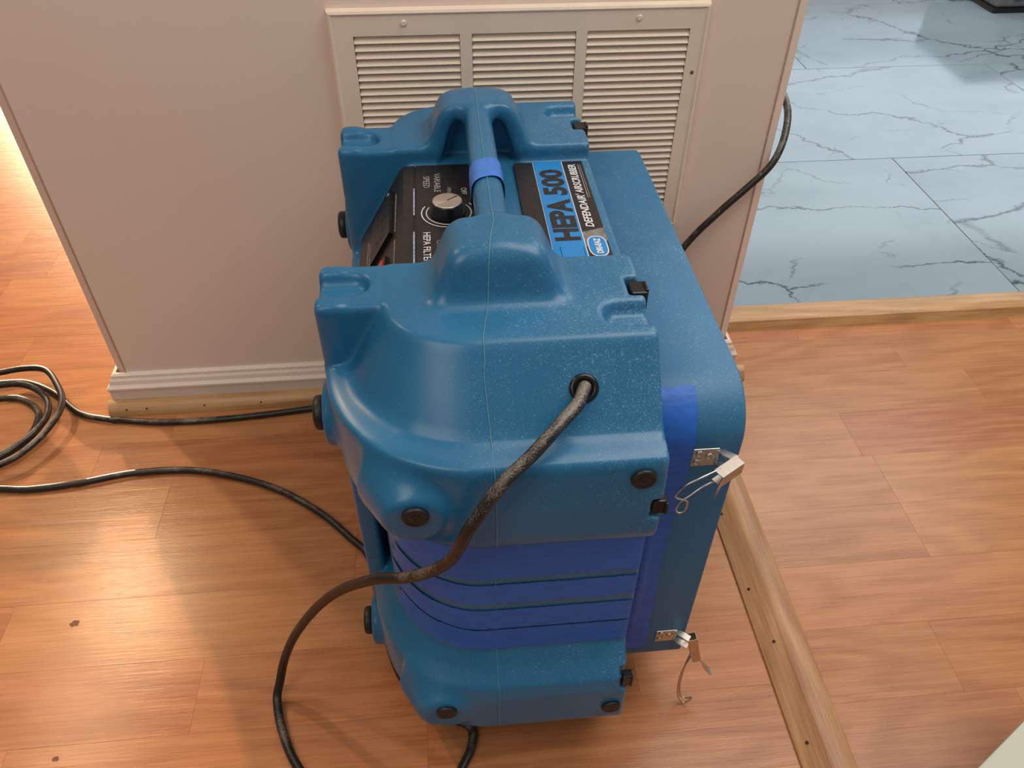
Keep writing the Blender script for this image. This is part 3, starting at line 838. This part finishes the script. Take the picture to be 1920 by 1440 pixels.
# ------------------------------------------------------------------ control panel
PX_ = [(-.1075, .458), (-.104, .474), (-.100, .481), (-.050, .5635), (-.045, .568), (-.0335, .5685), (-.0330, .5672), (-.0312, .5672), (-.0307, .5685), (.030, .5685), (.032, .5650)]
inner = [(x + .003, z - .006) for x, z in PX_][::-1]
poly = PX_ + inner
V = [(x, y, z) for y in (YC - .1085, YC + .1085) for x, z in poly]; n = len(poly)
panel = adopt(mesh('control_panel', V, [(i, (i + 1) % n, n + (i + 1) % n, n + i) for i in range(n)] + [tuple(range(n)), tuple(range(n, 2 * n))], M['panel']))
PT = 0.5687
kx, ky = 0.0028, 0.7360
knob = adopt(lathe('knob', [(0, .0184), (.002, .0184), (.003, .0180), (.0135, .0168), (.0145, .0160)], (kx, ky, PT), (0, 0, 1), M['black'], None, 40), panel)
cap = adopt(lathe('knob_cap', [(.0143, .0157), (.0150, .0157), (.0154, .0151)], (kx, ky, PT), (0, 0, 1), M['spun'], None, 40), panel)
a_ = math.radians(38); dirv = Vector((math.cos(a_), math.sin(a_), 0)); pv = Vector((-dirv.y, dirv.x, 0)); kc = Vector((kx, ky, PT + .0156))
adopt(mesh('knob_pointer', [kc - pv * .0006, kc + dirv * .0138 - pv * .0006, kc + dirv * .0138 + pv * .0006, kc + pv * .0006], [(0, 1, 2, 3)], M['black']), panel)
def ring(name, r0, r1, a0, a1, mat, zz=PT + .0003):
    V = []; F = []; ns = 48
    for k in range(ns + 1):
        t = math.radians(a0 + (a1 - a0) * k / ns); grow = (k / ns)
        for r in (r0, r1): V.append((kx + .001 + r * math.cos(t), ky + .001 + r * math.sin(t), zz))
    for k in range(ns): F.append((2 * k, 2 * k + 1, 2 * k + 3, 2 * k + 2))
    return adopt(mesh(name, V, F, mat), panel)
ring('dial_ring', .0232, .0244, 150, 400, M['print']); ring('dial_ring', .0282, .0294, 150, 400, M['print'])
for ya, yb in ((.640, .702), (.735, .792)):
    adopt(box('worn_edge', -.0338, -.0322, ya, yb, PT - .0012, PT + .0001, M['scuff']), panel)
DOWN = ((0, -1, 0), (1, 0, 0), (0, 0, 1))        # reads towards the camera, letters' tops to the right
def ptext(s, x, y, size, mat=None, xs=1.0, bold=0.0):
    return adopt(text('lettering', s, (x, y, PT + .0003), size, DOWN, mat or M['print'], None, xs, bold), panel)
ptext('VARIABLE', -.0105, .824, .0100, M['dimprint'], 0.98)
ptext('SPEED', -.0225, .818, .0100, M['dimprint'], 0.98)
ptext('MIN', .0035, .791, .0065, M['dimprint'])
ptext('OFF', .0190, .789, .0085, M['print'])
ptext('HEPA FILTER', -.0235, .700, .0105, M['print'], 0.95, .0001)
ptext('CHANGE', -.0100, .684, .0075, M['dimprint'])
# sloping face: outlet plate, rocker, rows of small print
sdir = Vector((-.050, 0, -.0825)).normalized(); snorm = Vector((-.0825, 0, .050)).normalized(); s0 = Vector((-.050, 0, .5635))
def SPT(s, y, lift=0.0):
    p = s0 + sdir * s + snorm * lift; return Vector((p.x, y, p.z))
def slope_box(name, s_a, s_b, y0, y1, l0, l1, mat, parent):
    V = [SPT(s, y, l) for l in (l0, l1) for s, y in ((s_a, y0), (s_b, y0), (s_b, y1), (s_a, y1))]
    return adopt(mesh(name, V, [(0, 1, 2, 3), (4, 5, 6, 7), (0, 1, 5, 4), (1, 2, 6, 5), (2, 3, 7, 6), (3, 0, 4, 7)], mat), parent)
slope_box('outlet_cover', .014, .064, .726, .812, -.001, .0035, M['panel'], panel)
slope_box('outlet_rim', .0125, .0145, .724, .814, -.001, .0048, M['black'], panel)
slope_box('outlet_rim', .0125, .0660, .724, .7265, -.001, .0048, M['black'], panel)
for yb in (.751, .789):
    for s_a, dy, L, w in ((.028, -.006, .009, .0022), (.028, .006, .008, .0022), (.044, 0, .005, .005)):
        slope_box('outlet_slot', s_a, s_a + L, yb + dy - w / 2, yb + dy + w / 2, .003, .00365, M['dark'], panel)
slope_box('rocker_housing', .022, .056, .652, .694, -.001, .004, M['black'], panel)
slope_box('rocker_switch', .026, .038, .676, .690, .003, .006, M['red'], panel)
def small_print(s, y0, y1, seed):
    rg = random.Random(seed); V = []; F = []; y = y1
    while y > y0:
        w = rg.uniform(.0012, .0028); b = len(V)
        V += [SPT(s, y, .0003), SPT(s + .0028, y, .0003), SPT(s + .0028, y - w, .0003), SPT(s, y - w, .0003)]; F.append((b, b + 1, b + 2, b + 3))
        y -= w + rg.choice((.0008, .0008, .002))
    tag(adopt(mesh('small_print', V, F, M['dimprint']), panel), kind='stuff')
small_print(.0055, .722, .800, 1); small_print(.0055, .640, .705, 2); small_print(.072, .640, .79, 3); small_print(.078, .640, .80, 4)
adopt(lathe('panel_screw', [(0, .003), (.0012, .0026)], SPT(.030, .835), snorm, M['steel'], None, 12), panel)

# ------------------------------------------------------------------ front label
LZ = 0.5668
def flat(name, x0, x1, y0, y1, z, mat, parent, t=.0004):
    return adopt(box(name, x0, x1, y0, y1, z, z + t, mat), parent)
label = flat('label_sticker', .0825, .1630, .6390, .8450, LZ, M['lblack'], scr, .0005)
z1 = LZ + .0005
flat('label_band', .1050, .1385, .6390, .8450, z1, M['lblue'], label, .0003)
flat('label_line', .1385, .1393, .6390, .8450, z1, M['print'], label, .0003)
flat('label_line', .1046, .1050, .6390, .8450, z1, M['print'], label, .0003)
V = [(.1393, .6900, z1 + .0002), (.1630, .6970, z1 + .0002), (.1630, .6720, z1 + .0002), (.1393, .6620, z1 + .0002)]
adopt(mesh('label_wedge', V, [(0, 1, 2, 3)], M['lgrey']), label)
UPR = ((0, 1, 0), (-1, 0, 0), (0, 0, 1))          # reads away from the camera, letters' tops to the left
def ltext(s, x, y, size, mat, xs, bold, shear=0.0, z=z1 + .0005, width=None):
    o = text('lettering', s, (0, 0, 0), size, UPR, mat, None, xs, bold, shear)
    ysv = [v.co.y for v in o.data.vertices]; w = max(ysv) - min(ysv)
    k = (width / w) if width else 1.0
    for v in o.data.vertices: v.co = Vector((v.co.x + x, (v.co.y - min(ysv)) * k + y, z))
    return adopt(o, label)
ltext('HEPA', .1345, .6745, .0340, M['lblack'], .62, .0017, width=.083)
ltext('500', .1345, .7665, .0340, M['lblack'], .62, .0015, width=.059)
ltext('DEFENDAIR', .1535, .6985, .0120, M['print'], .8, .0003, .2, width=.066)
ltext('AIRSCRUBBER', .1535, .7690, .0120, M['print'], .8, .0003, .2, width=.067)
ltext('®', .1475, .7648, .0050, M['print'], .8, .0001, width=.003)
flat('label_line', .1568, .1575, .7600, .8360, z1, M['dimprint'], label, .0003)
flat('label_line', .1592, .1596, .7600, .8360, z1, M['dimprint'], label, .0003)
def oval(name, cx, cy, ax, ay, z, mat):
    pts = []
    for k in range(48):
        t = 2 * PI * k / 48; cx_, sy_ = math.cos(t), math.sin(t)
        pts.append((cx + ax * math.copysign(abs(cx_) ** .75, cx_), cy + ay * math.copysign(abs(sy_) ** .62, sy_), z))
    return adopt(mesh(name, pts, [tuple(range(48))], mat), label)
oval('logo_badge', .1512, .6625, .0100, .0185, z1 + .0004, M['print'])
oval('logo_field', .1512, .6625, .0088, .0170, z1 + .0006, M['lblue'])
ltext('DRI-EAZ', .1545, .6485, .0085, M['print'], .9, .0004, .15, z1 + .0008, width=.028)
for k in range(3):
    V = []; F = []
flat('label_print', .1125, .1130, .6450, .6640, z1, M['print'], label, .0003)
flat('label_print', .1360, .1364, .6430, .6620, z1, M['print'], label, .0003)

# ------------------------------------------------------------------ power cord, one length from the grommet to the outlet behind the wall
R = 0.0056
cordpts = [gh + gn * .0046, gh + gn * .0078 + Vector((-.0010, 0, 0)), (.0982, .4485, .5575), (.0862, .4360, .5545), (.0582, .4110, .5430), (.0318, .3975, .5235), (.0060, .3920, .4800), (-.0120, .3985, .4275), (-.0362, .4140, .3870), (-.0603, .4280, .3610), (-.0916, .4480, .3320), (-.1321, .475, .2773), (-.1640, .492, .2253), (-.1923, .505, .1703), (-.2161, .513, .1184), (-.2358, .516, .0660), (-.2467, .508, .0300), (-.2522, .492, .0105), (-.2410, .452, .0064), (-.216, .405, .0064), (-.165, .350, .0064), (-.10, .325, .0064), (-.045, .345, .0064), (-.019, .387, .0064), (-.005, .415, .0064), (-.008, .440, .0064), (-.048, .458, .0064), (-.090, .506, .0064), (-.114, .575, .0064), (-.128, .650, .0064), (-.146, .711, .0064),
           (-.171, .741, .0064), (-.224, .797, .0064), (-.298, .852, .0064), (-.38, .888, .0064), (-.452, .906, .0064), (-.539, .907, .0064), (-.619, .893, .0064), (-.693, .886, .0064), (-.744, .891, .0064), (-.84, .900, .0064), (-.95, .955, .0070), (-1.01, 1.05, .010), (-.96, 1.14, .020),
           (-.845, 1.158, .026), (-.791, 1.163, .030), (-.748, 1.150, .034), (-.712, 1.104, .036), (-.690, 1.060, .036), (-.690, 1.016, .034), (-.708, .968, .030), (-.741, .932, .026), (-.80, .915, .022), (-.90, .945, .020), (-.955, 1.03, .020), (-.93, 1.11, .020),
           (-.833, 1.130, .020), (-.786, 1.128, .021), (-.744, 1.101, .022), (-.721, 1.067, .022), (-.717, 1.028, .020), (-.738, .984, .018), (-.769, .952, .014), (-.82, .950, .008), (-.89, .98, .0068), (-.925, 1.04, .0064), (-.90, 1.095, .0064),
           (-.824, 1.109, .0064), (-.785, 1.105, .0064), (-.749, 1.075, .0064), (-.737, 1.040, .0064), (-.742, 1.004, .0064), (-.775, .968, .0064), (-.83, .968, .0068), (-.885, 1.01, .010), (-.905, 1.08, .016), (-.88, 1.14, .018),
           (-.836, 1.146, .012), (-.791, 1.148, .008), (-.733, 1.117, .0064), (-.672, 1.060, .0064), (-.620, 1.040, .0064), (-.590, 1.035, .0064), (-.522, 1.024, .0064), (-.429, 1.022, .0064), (-.337, 1.028, .0064), (-.259, 1.036, .0064), (-.15, 1.041, .0064), (.00, 1.042, .0064), (.14, 1.041, .012), (.24, 1.042, .06), (.31, 1.050, .17), (.3856, 1.062, .2976), (.4313, 1.066, .3543), (.4708, 1.068, .3966), (.5010, 1.073, .4279), (.5190, 1.088, .4524), (.5337, 1.118, .4768), (.5402, 1.15, .4933), (.540, 1.20, .505), (.530, 1.25, .510), (.514, 1.28, .510)]
for o in list(scr.children_recursive):
    nm = o.name.split('.')[0]
    lb = {'tape_strip': 'blue masking tape strip', 'tape_band': 'bright blue tape band around the handle', 'control_panel': 'black control panel with white lettering',
          'label_sticker': 'black and blue front label', 'latch': 'steel draw latch hanging open', 'knob': 'black speed knob', 'knob_cap': 'silver knob cap',
          'rubber_bumper': 'round black rubber bumper', 'strike_clip': 'black strike clip', 'cord_grommet': 'black cord grommet', 'filter_housing': 'smooth dusty blue filter housing',
          'rocker_switch': 'red rocker switch'}.get(nm)
    if lb: o['label'] = lb
cord = tube('power_cord', cordpts, R, M['cord'], None, 12, 7)
tag(cord, 'dusty black power cord looping from the blue machine over the floor to the wall corner', 'cord')

# ------------------------------------------------------------------ grey case on the tiles, pale cabinet corner, floor marks
case = empty('tool_case', (2.45, 3.25, 0.001), 'dark grey tool case with black base standing on the marble tiles', 'case')
bpy.context.view_layer.update(); CI = case.matrix_world.inverted()
def cc(o):
    o.parent = case; o.matrix_parent_inverse = CI; return o
cc(box('base', 2.165, 2.78, 3.035, 3.50, .001, .020, M['black'], None, .008))
cc(box('body', 2.170, 2.775, 3.042, 3.495, .018, .200, M['case'], None, .014, 3))
cc(box('lid', 2.168, 2.777, 3.040, 3.497, .204, .280, M['case'], None, .014, 3))
for x in (2.235, 2.60):
    cc(box('catch', x, x + .035, 3.030, 3.046, .050, .235, M['black'], None, .003))
cc(box('handle', 2.35, 2.55, 3.022, 3.036, .225, .250, M['black'], None, .006))

cb = empty('side_cabinet', (0.55, 0.10, 0.0), 'pale grey-green cabinet corner at the lower right edge, beside the oak strip', 'cabinet')
ang = math.atan2(.270 - .233, .495 - .429); cb.location = (0.480, 0.2615, 0.0); cb.rotation_euler = (0, 0, ang)
for nm, a, mt in (('top', (-.22, .25, -.30, 0.0, .284, .300), M['pale']), ('cabinet_body', (-.21, .24, -.29, -.012, .03, .284), M['pale']), ('plinth', (-.20, .23, -.28, -.03, 0.0, .03), M['dark'])):
    o = box(nm, *a, mt, None, .002); o.parent = cb
o = box('door', -.20, .23, -.012, -.006, .045, .275, M['pale'], None, .001); o.parent = cb

for x, y, r in ((-.552, .635, .0065), (-.517, .446, .0040)):
    pts = []; rg = random.Random(int(r * 1e5))
    for k in range(14):
        t = 2 * PI * k / 14; rr = r * rg.uniform(.7, 1.15); pts.append((x + rr * math.cos(t), y + rr * .8 * math.sin(t), .00035))
    o = mesh('stain', pts, [tuple(range(14))], M['stain'], floor)
